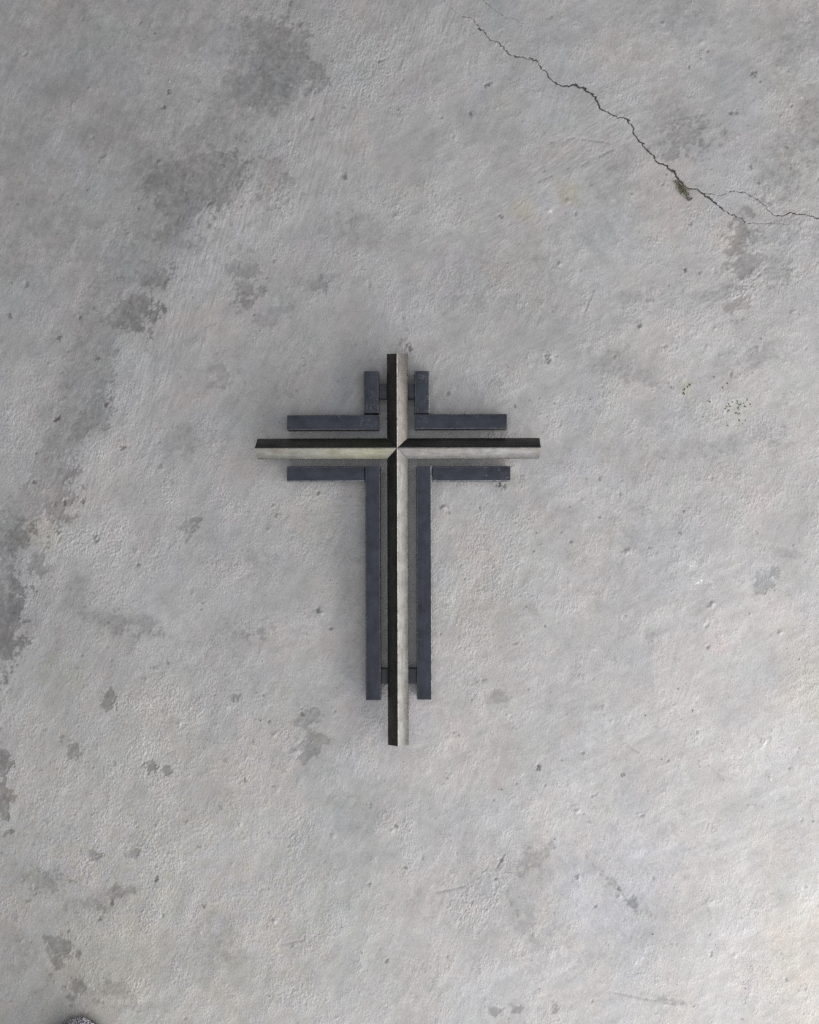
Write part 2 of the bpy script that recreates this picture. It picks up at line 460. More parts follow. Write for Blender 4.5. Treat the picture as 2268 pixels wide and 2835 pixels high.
# the marks one can find again in the photograph
for (x, y, r, dep, tk, red) in [
        (20, 664, 3.4, -.55, .50, .25), (123, 711, 4.2, -.55, .52, .30), (166, 668, 3.2, -.5, .25, 0), (200, 652, 3.0, .5, .3, 0),
        (355, 194, 3.2, -.7, .45, 0), (343, 225, 3.4, -.7, .4, 0), (422, 217, 3.2, .55, 0, 0), (725, 370, 4.0, -.7, .45, .1),
        (694, 178, 2.2, -.8, .5, 0), (741, 444, 2.4, -.6, .4, 0), (204, 753, 3.6, -.6, .4, 0), (222, 851, 3.4, -.7, .50, .3),
        (122, 880, 4.0, -.6, .5, .3), (117, 882, 3.0, -.6, .4, .3), (257, 942, 3.6, -.7, .42, .15), (71, 1014, 3.2, -.7, .45, .1),
        (174, 1055, 3.4, -.7, .45, .1), (119, 1118, 4.2, -.7, .50, .1), (201, 1136, 5.0, -.5, .32, .05), (290, 1190, 4.0, -.5, .3, 0),
        (340, 984, 3.4, .5, .15, .1), (676, 1289, 4.4, .75, .10, -.05), (668, 1286, 3.6, -.7, .45, -.1), (325, 1408, 3.6, .6, .1, 0),
        (352, 1394, 3.0, -.6, .35, 0), (566, 1518, 3.2, -.6, .42, 0), (515, 1642, 2.6, -.6, .4, 0), (328, 1850, 3.4, -.7, .42, 0),
        (832, 1738, 3.6, -.7, .35, .1), (826, 1748, 3.0, .6, .1, .1), (853, 1826, 2.8, -.6, .35, .1), (210, 1936, 3.6, -.6, .4, 0),
        (236, 1900, 3.4, -.7, .4, 0), (258, 1868, 2.8, .6, -.2, 0), (1134, 1615, 4.2, -.8, .42, .25), (1130, 1619, 3.0, -.6, .3, .25),
        (1310, 1632, 3.0, -.7, .4, .1), (1396, 1669, 2.6, .6, -.3, 0), (1497, 2004, 2.4, -.7, .3, .1), (1497, 2012, 2.4, -.7, .3, .1),
        (1219, 1849, 3.6, .7, .15, .2), (1261, 1088, 2.2, -.8, .7, .1), (1440, 1076, 2.4, -.6, .45, .05), (1262, 1007, 2.6, -.6, .35, .05),
        (1586, 156, 4.0, -.7, .55, 0), (1538, 238, 3.2, -.7, .4, 0), (1441, 569, 3.4, -.7, .55, 0), (1346, 684, 3.6, -.7, .45, 0),
        (1178, 554, 3.4, .7, .2, 0), (1057, 457, 2.2, -.7, .5, .05), (1158, 442, 2.8, .7, -.55, 0), (1454, 471, 2.8, -.6, .42, 0),
        (1580, 350, 2.8, -.6, .42, 0), (1664, 353, 2.4, -.6, .42, 0), (1394, 388, 3.0, -.4, .3, 0), (1396, 50, 3.0, .6, .15, 0),
        (1688, 205, 2.2, .5, -.5, 0), (1152, 756, 5.0, -.6, .30, .1), (1156, 750, 4.0, .6, .1, .1), (943, 828, 3.2, -.6, .3, .1),
        (1083, 854, 2.6, -.7, .45, .1), (857, 728, 5.0, -.6, .38, .1), (848, 722, 5.0, .4, .15, .1), (862, 735, 4.0, -.5, .35, .1),
        (1057, 1022, 4.4, -.7, .34, .05), (1047, 1020, 3.2, -.5, .24, .05), (936, 1070, 4.6, .5, 0, 0), (1466, 1540, 2.4, -.6, .3, 0),
        (1148, 1318, 2.2, -.8, .5, 0), (1123, 1160, 2.0, -.8, .6, 0), (1432, 1121, 2.0, -.8, .4, 0), (1490, 1362, 2.8, -.8, .35, 0),
        (1580, 1294, 2.0, .7, .0, 0), (1010, 1070, 2.4, -.8, .3, 0), (580, 1085, 2.6, -.6, .35, .2), (565, 1116, 2.6, .6, .1, 0)]:
    wx, wy = D(x, y)
    r_ = r * S_D
    dent(wx, wy, r_ * 1.15, dep * r_ * 0.7, tk * .85, red, pr.uniform(1, 1.5), pr.uniform(0, 3))


def scratch(pts, width, depth, tone_k, breaks=0.0):
    P = np.array([D(*p) for p in pts])
    for a, b in zip(P[:-1], P[1:]):
        mid = (a + b) / 2
        w = window(mid[0], mid[1], np.linalg.norm(b - a) / 2 + 0.006)
        ab = b - a
        t = np.clip(((X[w] - a[0]) * ab[0] + (Y[w] - a[1]) * ab[1]) / (ab @ ab), 0, 1)
        d = np.hypot(X[w] - a[0] - t * ab[0], Y[w] - a[1] - t * ab[1]) + 0.0002 * n_warp1[w]
        k = np.exp(-(d / width) ** 2)
        if breaks: k = k * sstep(-breaks, breaks, n_warp1[w] + 0.4)
        h[w] += depth * k
        rgb[w] *= (1 + tone_k * k)[..., None]


scratch([(1337, 754), (1327, 830), (1320, 900), (1316, 1030), (1315, 1140), (1322, 1190), (1334, 1252)], 0.0008, -.00012, .09, .8)
scratch([(1313, 1165), (1338, 1212)], 0.0008, -.0001, .08)
for (a, b) in [((713, 190), (684, 270)), ((722, 200), (703, 305)), ((690, 180), (668, 265)), ((735, 190), (716, 300)),
               ((432, 470), (415, 560)), ((425, 468), (408, 545)), ((1350, 1745), (1322, 1790)), ((1375, 1770), (1336, 1832)),
               ((1200, 1968), (1240, 2040)), ((1470, 305), (1448, 392)), ((1414, 470), (1404, 545)), ((1405, 400), (1425, 430)),
               ((1510, 120), (1487, 172)), ((1222, 1830), (1218, 1815)), ((1540, 2112), (1600, 2135)), ((560, 330), (520, 420))]:
    scratch([a, b], 0.0010, -.00014, .07, .9)
# lifted flake edges (a raised skin that broke off)
for pts in ([(455, 410), (440, 430), (415, 465)], [(318, 620), (318, 655), (300, 690)], [(1020, 1868), (1048, 1825), (1062, 1800)],
            [(985, 1905), (1020, 1880)], [(1232, 1800), (1262, 1840), (1300, 1870), (1338, 1920)], [(918, 1880), (980, 1866)],
            [(925, 1068), (940, 1060), (946, 1080), (932, 1074)], [(1160, 300), (1210, 290), (1280, 300)], [(1220, 350), (1290, 315)],
            [(1130, 385), (1160, 370), (1200, 352)], [(1250, 610), (1230, 660)], [(1320, 1570), (1345, 1585)], [(1490, 1610), (1523, 1642)],
            [(1072, 1895), (1090, 1930)], [(590, 1990), (640, 1980)], [(1290, 2090), (1360, 2104), (1420, 2115)]):
    scratch(pts, 0.0014, -.00045, -.22, .6)

# fade every placed field into plain concrete outside the part that was measured
edge = np.minimum(np.minimum(X - dense_x[0], dense_x[-1] - X), np.minimum(Y - dense_y[0], dense_y[-1] - Y))
fade = sstep(0.0, 0.02, edge)
h *= fade
base_rgb = np.array([0.352, 0.347, 0.347])
rgb = rgb * fade[..., None] + base_rgb * (1 - fade[..., None])

# ---- the crack, cut into the mesh on a finer local grid
R6 = lambda L: [(862.6 + x / 2, y / 2) for x, y in L]
CR = random.Random(3)


def jag(P, amp, n=2):
    for _ in range(n):
        Q = [P[0]]
        for a, b in zip(P[:-1], P[1:]):
            dx, dy = b[0] - a[0], b[1] - a[1]
            L = math.hypot(dx, dy)
            o = CR.uniform(-amp, amp) * min(L, 14)
            Q += [((a[0] + b[0]) / 2 - dy / L * o, (a[1] + b[1]) / 2 + dx / L * o), b]
        P = Q
    return P


main = R6([(110, -40), (150, 10), (180, 38), (215, 65), (265, 75), (285, 105), (295, 122), (320, 140), (350, 172), (378, 182),
           (410, 215), (445, 235), (485, 242), (515, 245), (540, 260), (565, 295), (590, 328), (620, 352), (660, 358),
           (700, 357), (735, 372), (768, 395), (790, 425), (812, 462), (840, 475), (875, 498), (915, 500), (938, 530),
           (945, 565), (980, 600), (995, 625), (1030, 655), (1048, 686), (1085, 697), (1115, 725), (1125, 745),
           (1150, 770), (1175, 793), (1220, 805)])
low = R6([(1220, 805), (1255, 830), (1280, 850), (1310, 872), (1345, 900), (1385, 915), (1425, 940), (1480, 938), (1540, 940), (1590, 945)])
upp = R6([(1220, 803), (1270, 815), (1320, 820), (1365, 803), (1420, 815), (1460, 835), (1500, 865), (1545, 908), (1580, 905),
          (1610, 895), (1650, 902), (1700, 910), (1730, 922), (1800, 950), (1870, 960)])
hair = R6([(280, -40), (310, 0), (355, 38), (395, 68), (450, 80), (490, 110)])
spur = R6([(440, 232), (452, 240), (462, 236)])
spur2 = R6([(505, 240), (520, 255), (535, 250)])
segs = []                                              # ax, ay, bx, by, half width a, half width b


def add_crack(P, wf, amp=.22):
    P = jag(P, amp)
    n = len(P)
    for i in range(n - 1):
        (ax, ay), (bx, by) = D(*P[i]), D(*P[i + 1])
        segs.append((ax, ay, bx, by, wf(i / (n - 1)) * CR.uniform(.75, 1.25), wf((i + 1) / (n - 1)) * CR.uniform(.75, 1.25)))


add_crack(main, lambda t: 1e-3 * np.interp(t, [0, .08, .14, .3, .45, .5, .56, .62, .8, .88, .93, 1], [.02, .10, .36, .36, .6, 1.15, 1.0, .6, .7, 1.15, .9, .6]))
add_crack(low, lambda t: 1e-3 * np.interp(t, [0, .15, .3, .6, 1], [.7, 1.05, .5, .28, .05]))
add_crack(upp, lambda t: 1e-3 * np.interp(t, [0, .2, .4, .7, 1], [.22, .3, .42, .5, .6]))
add_crack(hair, lambda t: 1e-3 * np.interp(t, [0, .4, 1], [.14, .12, .03]))
add_crack(spur, lambda t: .0004); add_crack(spur2, lambda t: .0004)
for (x, y, w) in [(735, 368, 1.9), (690, 355, 1.4), (768, 392, 1.5), (918, 502, 1.3), (980, 600, 1.2), (1110, 716, 1.6),
                  (1258, 830, 1.9), (1268, 838, 1.3), (1310, 872, 1.4), (296, 123, 1.3), (700, 352, 1.2)]:
    (ax, ay), (bx, by) = D(862.6 + (x - 4) / 2, (y - 2) / 2), D(862.6 + (x + 6) / 2, (y + 4) / 2)
    segs.append((ax, ay, bx, by, w * .8e-3, w * .7e-3))

K = 5
cell = np.zeros((NY - 1, NX - 1), bool)
for s_ in segs:
    x0, x1 = min(s_[0], s_[2]) - .0034, max(s_[0], s_[2]) + .0034
    y0, y1 = min(s_[1], s_[3]) - .0034, max(s_[1], s_[3]) + .0034
    i0, i1 = np.searchsorted(gx, x0) - 1, np.searchsorted(gx, x1)
    j0, j1 = np.searchsorted(gy, y0) - 1, np.searchsorted(gy, y1)
    cell[max(j0, 0):j1, max(i0, 0):i1] = True

jj, ii = np.nonzero(cell)
a = np.arange(K + 1)
sub = np.stack(np.meshgrid(a, a, indexing='ij'), -1).reshape(-1, 2)       # (b, a)
FJ = (jj[:, None] * K + sub[None, :, 0]).ravel()
FI = (ii[:, None] * K + sub[None, :, 1]).ravel()
code = FJ.astype(np.int64) * (NX * K + 1) + FI
uniq, inv = np.unique(code, return_inverse=True)
uj, ui = uniq // (NX * K + 1), uniq % (NX * K + 1)
is_old = (uj % K == 0) & (ui % K == 0)


def bil(F, uj, ui):
    j0 = np.minimum(uj // K, NY - 2); i0 = np.minimum(ui // K, NX - 2)
    tj = uj / K - j0; ti = ui / K - i0
    if F.ndim == 3: tj, ti = tj[:, None], ti[:, None]
    return (F[j0, i0] * (1 - tj) * (1 - ti) + F[j0, i0 + 1] * (1 - tj) * ti
            + F[j0 + 1, i0] * tj * (1 - ti) + F[j0 + 1, i0 + 1] * tj * ti)


sxy = np.stack([bil(X, uj, ui), bil(Y, uj, ui)], -1)
sh = bil(h, uj, ui)
srgb = bil(rgb, uj, ui)
rag = bil(n_fine, uj, ui) * 0.16e-3 + bil(n_warp2, uj, ui) * 0.14e-3
cwid = np.zeros(len(uniq)); cd = np.full(len(uniq), 1.0)       # signed distance to the crack lip (negative: inside)
for (ax, ay, bx, by, wa, wb) in segs:
    m = (np.abs(sxy[:, 0] - (ax + bx) / 2) < abs(bx - ax) / 2 + .005) & (np.abs(sxy[:, 1] - (ay + by) / 2) < abs(by - ay) / 2 + .005)
    p = sxy[m]
    ab = np.array([bx - ax, by - ay])
    t = np.clip(((p[:, 0] - ax) * ab[0] + (p[:, 1] - ay) * ab[1]) / (ab @ ab + 1e-14), 0, 1)
    d = np.hypot(p[:, 0] - ax - t * ab[0], p[:, 1] - ay - t * ab[1]) - (wa + (wb - wa) * t)
    ww_ = wa + (wb - wa) * t
    cwid[m] = np.where(d < cd[m], ww_, cwid[m])
    cd[m] = np.minimum(cd[m], d)
cdj = cd + np.where(cd < .0012, rag, 0)
inside = (1 - sstep(-0.00030, 0.00022, cdj)) * np.clip(cwid / .00042, .05, 1)
lip = np.exp(-np.clip(cdj, 0, 1) / 0.0006) * (1 - inside)
sh = sh - 0.0030 * inside - 0.00018 * lip * (cd < .0022)
dirt = np.array([0.11, 0.105, 0.098])
srgb = srgb * (1 - inside[:, None]) + dirt * inside[:, None]
srgb *= (1 - 0.14 * lip * (cd < .0022))[:, None]

# assemble the sheet
nbase = NX * NY
newid = np.empty(len(uniq), np.int64)
old_lin = (uj // K) * NX + (ui // K)
newid[is_old] = old_lin[is_old]
newid[~is_old] = nbase + np.arange((~is_old).sum())
hb = h.ravel().copy(); cb = rgb.reshape(-1, 3).copy()
hb[old_lin[is_old]] = sh[is_old]
cb[old_lin[is_old]] = srgb[is_old]
co = np.concatenate([np.stack([X.ravel(), Y.ravel(), hb], -1),
                     np.stack([sxy[~is_old, 0], sxy[~is_old, 1], sh[~is_old]], -1)]).astype(np.float32)
colr = np.concatenate([cb, srgb[~is_old]]).astype(np.float32)
rgh = np.concatenate([rough.ravel(), bil(rough, uj, ui)[~is_old]]).astype(np.float32)
J, I = np.nonzero(~cell)
q = J * NX + I
quads = [np.stack([q, q + 1, q + NX + 1, q + NX], -1)]
vid = newid[inv].reshape(-1, K + 1, K + 1)
quads.append(np.stack([vid[:, :-1, :-1], vid[:, :-1, 1:], vid[:, 1:, 1:], vid[:, 1:, :-1]], -1).reshape(-1, 4))
quads = np.concatenate(quads).astype(np.int32)

me = bpy.data.meshes.new('concrete_floor')
me.vertices.add(len(co))
me.vertices.foreach_set('co', co.ravel())
me.loops.add(quads.size)
me.loops.foreach_set('vertex_index', quads.ravel())
me.polygons.add(len(quads))
me.polygons.foreach_set('loop_start', np.arange(0, quads.size, 4, dtype=np.int32))
me.polygons.foreach_set('use_smooth', np.ones(len(quads), bool))
me.update(calc_edges=True)
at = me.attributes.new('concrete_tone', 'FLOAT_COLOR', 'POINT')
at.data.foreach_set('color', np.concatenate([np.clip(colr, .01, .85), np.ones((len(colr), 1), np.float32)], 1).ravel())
at = me.attributes.new('grain_amount', 'FLOAT', 'POINT')
at.data.foreach_set('value', rgh)
floor = bpy.data.objects.new('concrete_floor', me)
COL.objects.link(floor)
tag(floor, 'worn grey concrete floor with a diagonal crack at the upper right', None, None, 'structure')


def floor_z(x, y):
    i = min(max(np.searchsorted(gx, x), 1), NX - 1); j = min(max(np.searchsorted(gy, y), 1), NY - 1)
    return float(h[j, i])


m = NT('worn_concrete')
tc = m.n('ShaderNodeTexCoord').outputs['Object']
ca = m.n('ShaderNodeAttribute', attribute_name='concrete_tone').outputs['Color']
ga = m.n('ShaderNodeAttribute', attribute_name='grain_amount').outputs['Fac']
cloud = m.ramp(m.noise(tc, 6.0, 5.0, .55), .3, .7, .94, 1.06)
speck = m.ramp(m.noise(tc, 760.0, 3.0, .6), .3, .7, .83, 1.17)
dark = m.ramp(m.noise(tc, 300.0, 2.0, .6, .6), .655, .74, 1.0, .66)
mul = m.math('MULTIPLY', m.math('MULTIPLY', cloud, speck), dark)
comb = m.n('ShaderNodeCombineColor')
for k in range(3): m.l(mul, comb.inputs[k])
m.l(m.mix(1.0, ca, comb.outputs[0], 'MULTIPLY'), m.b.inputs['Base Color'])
m.l(m.ramp(ga, 0.05, .8, .58, .88), m.b.inputs['Roughness'])
m.b.inputs['Specular IOR Level'].default_value = 0.35
stretch = m.scale(tc, (1.0, .55, 1.0))
fine = m.noise(stretch, 470.0, 2.0, .55, .5)
fine = m.math('MULTIPLY', fine, m.math('ADD', m.math('MULTIPLY', ga, .85), .15))
m.l(m.bump(fine, .8, .0013), m.b.inputs['Normal'])
me.materials.append(m.m)


# ------------------------------------------------------------------ steel
def steel(name, base, rough_lo, rough_hi, mottling, grain_axis, speck_amt=.12, brown=.75, warm=None, spatter=None):
    m = NT(name)
    tc = m.n('ShaderNodeTexCoord').outputs['Object']
    sc = (1.0, .12, 1.0) if grain_axis == 'y' else (.12, 1.0, 1.0)
    st = m.scale(tc, sc)
    brushed = m.noise(st, 420.0, 3.0, .6)
    blot = m.noise(tc, 60.0, 4.0, .65, .3)
    mot = m.noise(tc, 330.0, 3.0, .65)
    k = m.math('ADD', m.ramp(mot, .3, .72, 1 - mottling, 1 + mottling), m.ramp(brushed, .3, .7, -(.06 + .12 * brown), .06 + .12 * brown))
    k = m.math('MULTIPLY', k, m.ramp(blot, .3, .7, .80, 1.20))
    comb = m.n('ShaderNodeCombineColor')
    for i in range(3): m.l(k, comb.inputs[i])
    col = m.mix(1.0, (*base, 1), comb.outputs[0], 'MULTIPLY')
    long_b = m.noise(m.scale(tc, (1, .3, 1) if grain_axis == 'y' else (.3, 1, 1)), 75.0, 3.0, .6, .4)
    col = m.mix(m.ramp(long_b, .44, .66, 0, brown), col, m.mix(1.0, col, (.80, .74, .69, 1), 'MULTIPLY'))
    if warm:
        (wc, pos, rad) = warm
        sep = m.n('ShaderNodeSeparateXYZ'); m.l(tc, sep.inputs[0])
        d = m.math('ABSOLUTE', m.math('SUBTRACT', sep.outputs[0], pos))
        f = m.ramp(m.math('ADD', d, m.ramp(blot, .3, .7, -.03, .03)), rad, 0.0, 0.0, 1.0)
        col = m.mix(f, col, m.mix(1.0, col, (*wc, 1), 'MULTIPLY'))
    # specks of dried cement and bare scratches
    sp = m.ramp(m.noise(tc, 300.0, 1.0, .5, .6), .735 - .02 * speck_amt, .765 - .02 * speck_amt)
    sp = m.math('MULTIPLY', sp, m.ramp(m.noise(tc, 28.0, 2.0), .50, .64, 0.0, speck_amt))
    if spatter:
        for (sx, sy, sr) in spatter:
            dv = m.n('ShaderNodeVectorMath', operation='DISTANCE')
            m.l(m.scale(tc, (1, 1, 0)), dv.inputs[0]); dv.inputs[1].default_value = (sx, sy, 0)
            f = m.math('MULTIPLY', m.ramp(dv.outputs['Value'], sr, sr * .45),
                       m.ramp(m.noise(tc, 560.0, 2.0, .6, .8), .56, .68, 0, .38))
            sp = m.math('MAXIMUM', sp, f)
    col = m.mix(sp, col, (.34, .34, .34, 1))
    m.l(col, m.b.inputs['Base Color'])
    m.l(m.ramp(sp, 0, 1, 1.0, 0.0), m.b.inputs['Metallic'])
    m.l(m.math('ADD', m.ramp(mot, .3, .7, rough_lo, rough_hi), m.math('MULTIPLY', sp, .35)), m.b.inputs['Roughness'])
    hh = m.math('ADD', m.math('MULTIPLY', brushed, .35), m.math('ADD', mot, m.math('MULTIPLY', sp, 1.5)))
    m.l(m.bump(hh, .22, .00014), m.b.inputs['Normal'])
    return m.m


def edge_steel(name, base):
    m = NT(name)
    tc = m.n('ShaderNodeTexCoord').outputs['Object']
    f = m.ramp(m.noise(tc, 190.0, 3.0, .65), .34, .62)
    m.l(m.mix(f, tuple(c * .45 for c in base), base), m.b.inputs['Base Color'])
    m.b.inputs['Metallic'].default_value = 1.0
    m.b.inputs['Roughness'].default_value = .38
    return m.m


ridge_edge = edge_steel('ridge_highlight_steel', (.86, .80, .76))  # bright highlight along the upright's ridge, put into the steel colour
ridge_edge_dull = edge_steel('dull_ridge_highlight', (.30, .29, .27))  # weaker highlight line of the side arms, also painted by colour
flat_edge = edge_steel('rubbed_edge_highlight', (.20, .21, .23))

cross = bpy.data.objects.new('steel_cross', None)
COL.objects.link(cross)
cross.empty_display_size = .1
CX, CY = T(1100.3, 1239.8, .038)
BASE_Z = .0016                      # sits on the high grains of the concrete
cross.location = (CX, CY, BASE_Z)
cross.rotation_euler = (0, 0, math.radians(.16))
tag(cross, 'dark steel cross of square tubes with ridged centre bars lying on the concrete', 'cross')

HALF = .0200 * math.sqrt(2) / 2     # half diagonal of the 20 mm tube
TW = .020
LIFT = .0070                         # the ridged bars ride on the connectors, above the flat tubes


def diamond_profile(r=.0011, seg=4):
    """closed loop (u, z) of a square tube standing on its edge, rounded corners, starts at the ridge"""
    pts = []
    c0 = HALF - r * math.sqrt(2)
    for k, (du, dz) in enumerate([(0, 1), (1, 0), (0, -1), (-1, 0)]):
        a0 = math.radians([90, 0, -90, -180][k])
        for i in range(seg + 1):
            a = a0 + math.radians(45) - math.radians(90) * i / seg
            pts.append((du * c0 + r * math.cos(a), HALF + dz * c0 + r * math.sin(a)))
    return pts


def tube_mesh(profile, inner, start, end, place):
    """outer and inner skins of a tube; start(u), end(u, z) give where each point begins and stops"""
    V, F = [], []
    n = len(profile)
    for loop in (profile, inner):
        for (u, z) in loop:
            V.append(place(u, start(u), z)); V.append(place(u, end(u, z), z))
    for i in range(n):
        j = (i + 1) % n
        F.append((2 * i, 2 * i + 1, 2 * j + 1, 2 * j))
        o = 2 * n
        F.append((o + 2 * i, o + 2 * j, o + 2 * j + 1, o + 2 * i + 1))
        F.append((2 * i + 1, o + 2 * i + 1, o + 2 * j + 1, 2 * j + 1))       # rim at the free end
        F.append((2 * i, 2 * j, o + 2 * j, o + 2 * i))                       # rim at the mitre
    return V, F


def fix_normals(o):
    bm = bmesh.new(); bm.from_mesh(o.data)
    bmesh.ops.recalc_face_normals(bm, faces=bm.faces)
    bm.to_mesh(o.data); bm.free()


prof = diamond_profile()
inn = [(u * .80, HALF + (z - HALF) * .80) for u, z in prof]
GAP = .00030
KX = S_T * (CAM_H - .024) / CAM_H
len_up = (1239.8 - 979.5) * KX
len_dn = (2059.0 - 1239.8) * KX
len_lf = (1100.3 - 711.0) * KX
len_rt = (1493.5 - 1100.3) * KX

st_up = steel('scaled_steel_upper', (.098, .091, .086), .30, .42, .16, 'y')
st_dn = steel('scaled_steel_lower', (.092, .092, .089), .30, .42, .16, 'y')
st_lf = steel('scaled_steel_reflection_tint', (.099, .102, .097), .30, .42, .16, 'x', warm=((1.14, 1.11, .94), -.04, .11))  # warm: yellowish reflection put into the base colour near the centre
st_rt = steel('scaled_steel_right', (.104, .104, .104), .30, .42, .14, 'x', spatter=[(.083, -.012, .006)])

for (L, place, slant, mat, lab) in [
        (len_up, lambda u, s, z: (u, s, z + LIFT), -.0017, st_up, 'short upper ridged bar, dark left face and pale right face'),
        (len_dn, lambda u, s, z: (-u, -s, z + LIFT), -.0017, st_dn, 'long lower ridged bar, dark left face and pale right face'),
        (len_lf, lambda u, s, z: (-s, u, z + LIFT), .0017, st_lf, 'left ridged bar, its lower face with a painted yellow reflection near the centre'),
        (len_rt, lambda u, s, z: (s, -u, z + LIFT), 0.0, st_rt, 'right ridged bar with pale grey lower face')]:
    V, F = tube_mesh(prof, inn, lambda u: abs(u) + GAP,
                     lambda u, z: L + slant * ((z - HALF) / HALF - .5), place)
    o = mesh_obj('ridged_bar', V, F, mat, cross)
    o.data.materials.append(ridge_edge if mat in (st_up, st_dn) else ridge_edge_dull)
    for i in (1, 2) if mat in (st_up, st_dn) else (1,): o.data.polygons[i * 4].material_index = 1   # strip along the ridge
    fix_normals(o)
    o.data.polygons.foreach_set('use_smooth', [True] * len(o.data.polygons))
    o.data.set_sharp_from_angle(angle=math.radians(32))
    o['label'] = lab


def square_profile(r=.0012, seg=3):
    pts = []
    c0 = TW / 2 - r
    for k, (du, dz) in enumerate([(1, 1), (1, -1), (-1, -1), (-1, 1)]):
        a0 = math.radians([90, 0, -90, -180][k])
        for i in range(seg + 1):
            a = a0 - math.radians(90) * i / seg
            pts.append((du * c0 + r * math.cos(a), TW / 2 + dz * c0 + r * math.sin(a)))
    return pts


sq = square_profile()
sqi = [(u * .80, TW / 2 + (z - TW / 2) * .80) for u, z in sq]
Z0 = .0002                           # underside of the flat tubes above the floor
ZT = Z0 + TW + BASE_Z


def flat_bar(x0, y0, x1, y1, mat, lab, dz=0.0, tilt=0.0):
    """bar whose top face covers photo pixels x0..x1, y0..y1"""
    ax, ay = T(x0, y0, ZT); bx, by = T(x1, y1, ZT)
    ax -= CX; bx -= CX; ay -= CY; by -= CY
    vert = abs(by - ay) > abs(bx - ax)
    if vert:
        cx = (ax + bx) / 2
        place = lambda u, s, z: (cx + u, s, z + Z0 + dz)
        lo, hi = min(ay, by), max(ay, by)
    else:
        cy = (ay + by) / 2
        place = lambda u, s, z: (s, cy + u, z + Z0 + dz)
        lo, hi = min(ax, bx), max(ax, bx)
    V, F = tube_mesh(sq, sqi, lambda u: lo + .0002, lambda u, z: hi - .0002, place)
    o = mesh_obj('flat_bar', V, F, mat, cross)
    o.data.materials.append(flat_edge)
    for i in (0, 1, 12, 13, 14): o.data.polygons[i * 4].material_index = 1      # rubbed upper corners, edge highlight put into their colour
    fix_normals(o)
    o.data.polygons.foreach_set('use_smooth', [True] * len(o.data.polygons))
    o.data.set_sharp_from_angle(angle=math.radians(35))
    # a hair of play in each welded bar
    me_ = o.data
    if tilt:
        n = len(me_.vertices); c = np.empty(n * 3); me_.vertices.foreach_get('co', c); c = c.reshape(-1, 3)
        mid = c.mean(0)
        c[:, 2] += (c[:, 1] - mid[1] if vert else c[:, 0] - mid[0]) * tilt
        me_.vertices.foreach_set('co', c.ravel()); me_.update()
    o['label'] = lab
    return o


SL = (.042, .046, .056)
def loc(x, y):
    a, b = T(x, y, ZT); return a - CX, b - CY
fx_v = steel('blue_steel_upright', SL, .36, .50, .10, 'y', brown=.2)
fx_h = steel('blue_steel_level', SL, .36, .50, .10, 'x', brown=.2)
ul_v = steel('blue_steel_spattered_upright', SL, .36, .50, .12, 'y', .8, brown=.2,
             spatter=[(*loc(1030, 1128), .011), (*loc(1030, 1092), .006)])
ul_h = steel('blue_steel_spattered_level', SL, .36, .50, .12, 'x', 1.0, brown=.2,
             spatter=[(*loc(1014, 1170), .012), (*loc(943, 1152), .004), (*loc(1050, 1170), .007)])
ur_v = steel('blue_steel_dusty_upright', SL, .36, .50, .12, 'y', .8, brown=.2,
             spatter=[(*loc(1172, 1045), .010), (*loc(1188, 1100), .009), (*loc(1186, 1138), .005)])
ur_h = steel('blue_steel_flecked_level', SL, .36, .50, .10, 'x', .8, brown=.2,
             spatter=[(*loc(1318, 1156), .005), (*loc(1268, 1172), .003), (*loc(1176, 1158), .005)])
lr_h = steel('blue_steel_chipped_level', SL, .36, .50, .10, 'x', .8, brown=.2,
             spatter=[(*loc(1376, 1300), .005), (*loc(1402, 1322), .009), (*loc(1206, 1333), .004)])

flat_bar(1007.7, 1027, 1049.7, 1143.8, ul_v, 'short flat bar at the upper left with cement spatter on its lower end')
flat_bar(794.8, 1148, 1049.7, 1190.2, ul_h, 'level flat bar above the left arm, scuffed at its inner end')
flat_bar(1148.3, 1027, 1190.0, 1144.6, ur_v, 'short flat bar at the upper right with dusty chips')
flat_bar(1148.3, 1146.5, 1404, 1188.6, ur_h, 'level flat bar above the right arm with a white fleck')
flat_bar(794.3, 1290.6, 1009.0, 1332.6, fx_h, 'level flat bar below the left arm')
flat_bar(1010.6, 1290.4, 1053.6, 1938.6, fx_v, 'long flat bar standing left of the lower ridged bar', tilt=-.0006)
flat_bar(1152.4, 1290.4, 1195.2, 1937.6, fx_v, 'long flat bar standing right of the lower ridged bar', tilt=.0006)
flat_bar(1198.2, 1291, 1413.4, 1333.4, lr_h, 'level flat bar below the right arm with small chips')

dark_st = steel('dark_connector_steel', (.045, .047, .054), .40, .55, .15, 'x')


def connector(x0, x1, yc, z0=.0040, hgt=.0110, wid=.0200):
    """small block bridging a flat bar and the ridged bar, bevelled"""
    zt = z0 + hgt + BASE_Z
    ax, cy = T(x0, yc, zt); bx, _ = T(x1, yc, zt)
    ax -= CX; bx -= CX; cy -= CY
    bm = bmesh.new()
    bmesh.ops.create_cube(bm, size=1)
    for v in bm.verts:
        v.co = ((ax + bx) / 2 + v.co.x * (bx - ax), cy + v.co.y * wid, z0 + hgt / 2 + v.co.z * hgt)
    bmesh.ops.bevel(bm, geom=bm.edges[:], offset=.0008, segments=2, affect='EDGES')
    me_ = bpy.data.meshes.new('connector'); bm.to_mesh(me_); bm.free()
    me_.materials.append(dark_st)
    o = bpy.data.objects.new('connector', me_); COL.objects.link(o); o.parent = cross


connector(1049.4, 1082, 1083)
connector(1118, 1149.0, 1083)
connector(1053.4, 1086, 1872.5)
connector(1120, 1152.6, 1872.5)

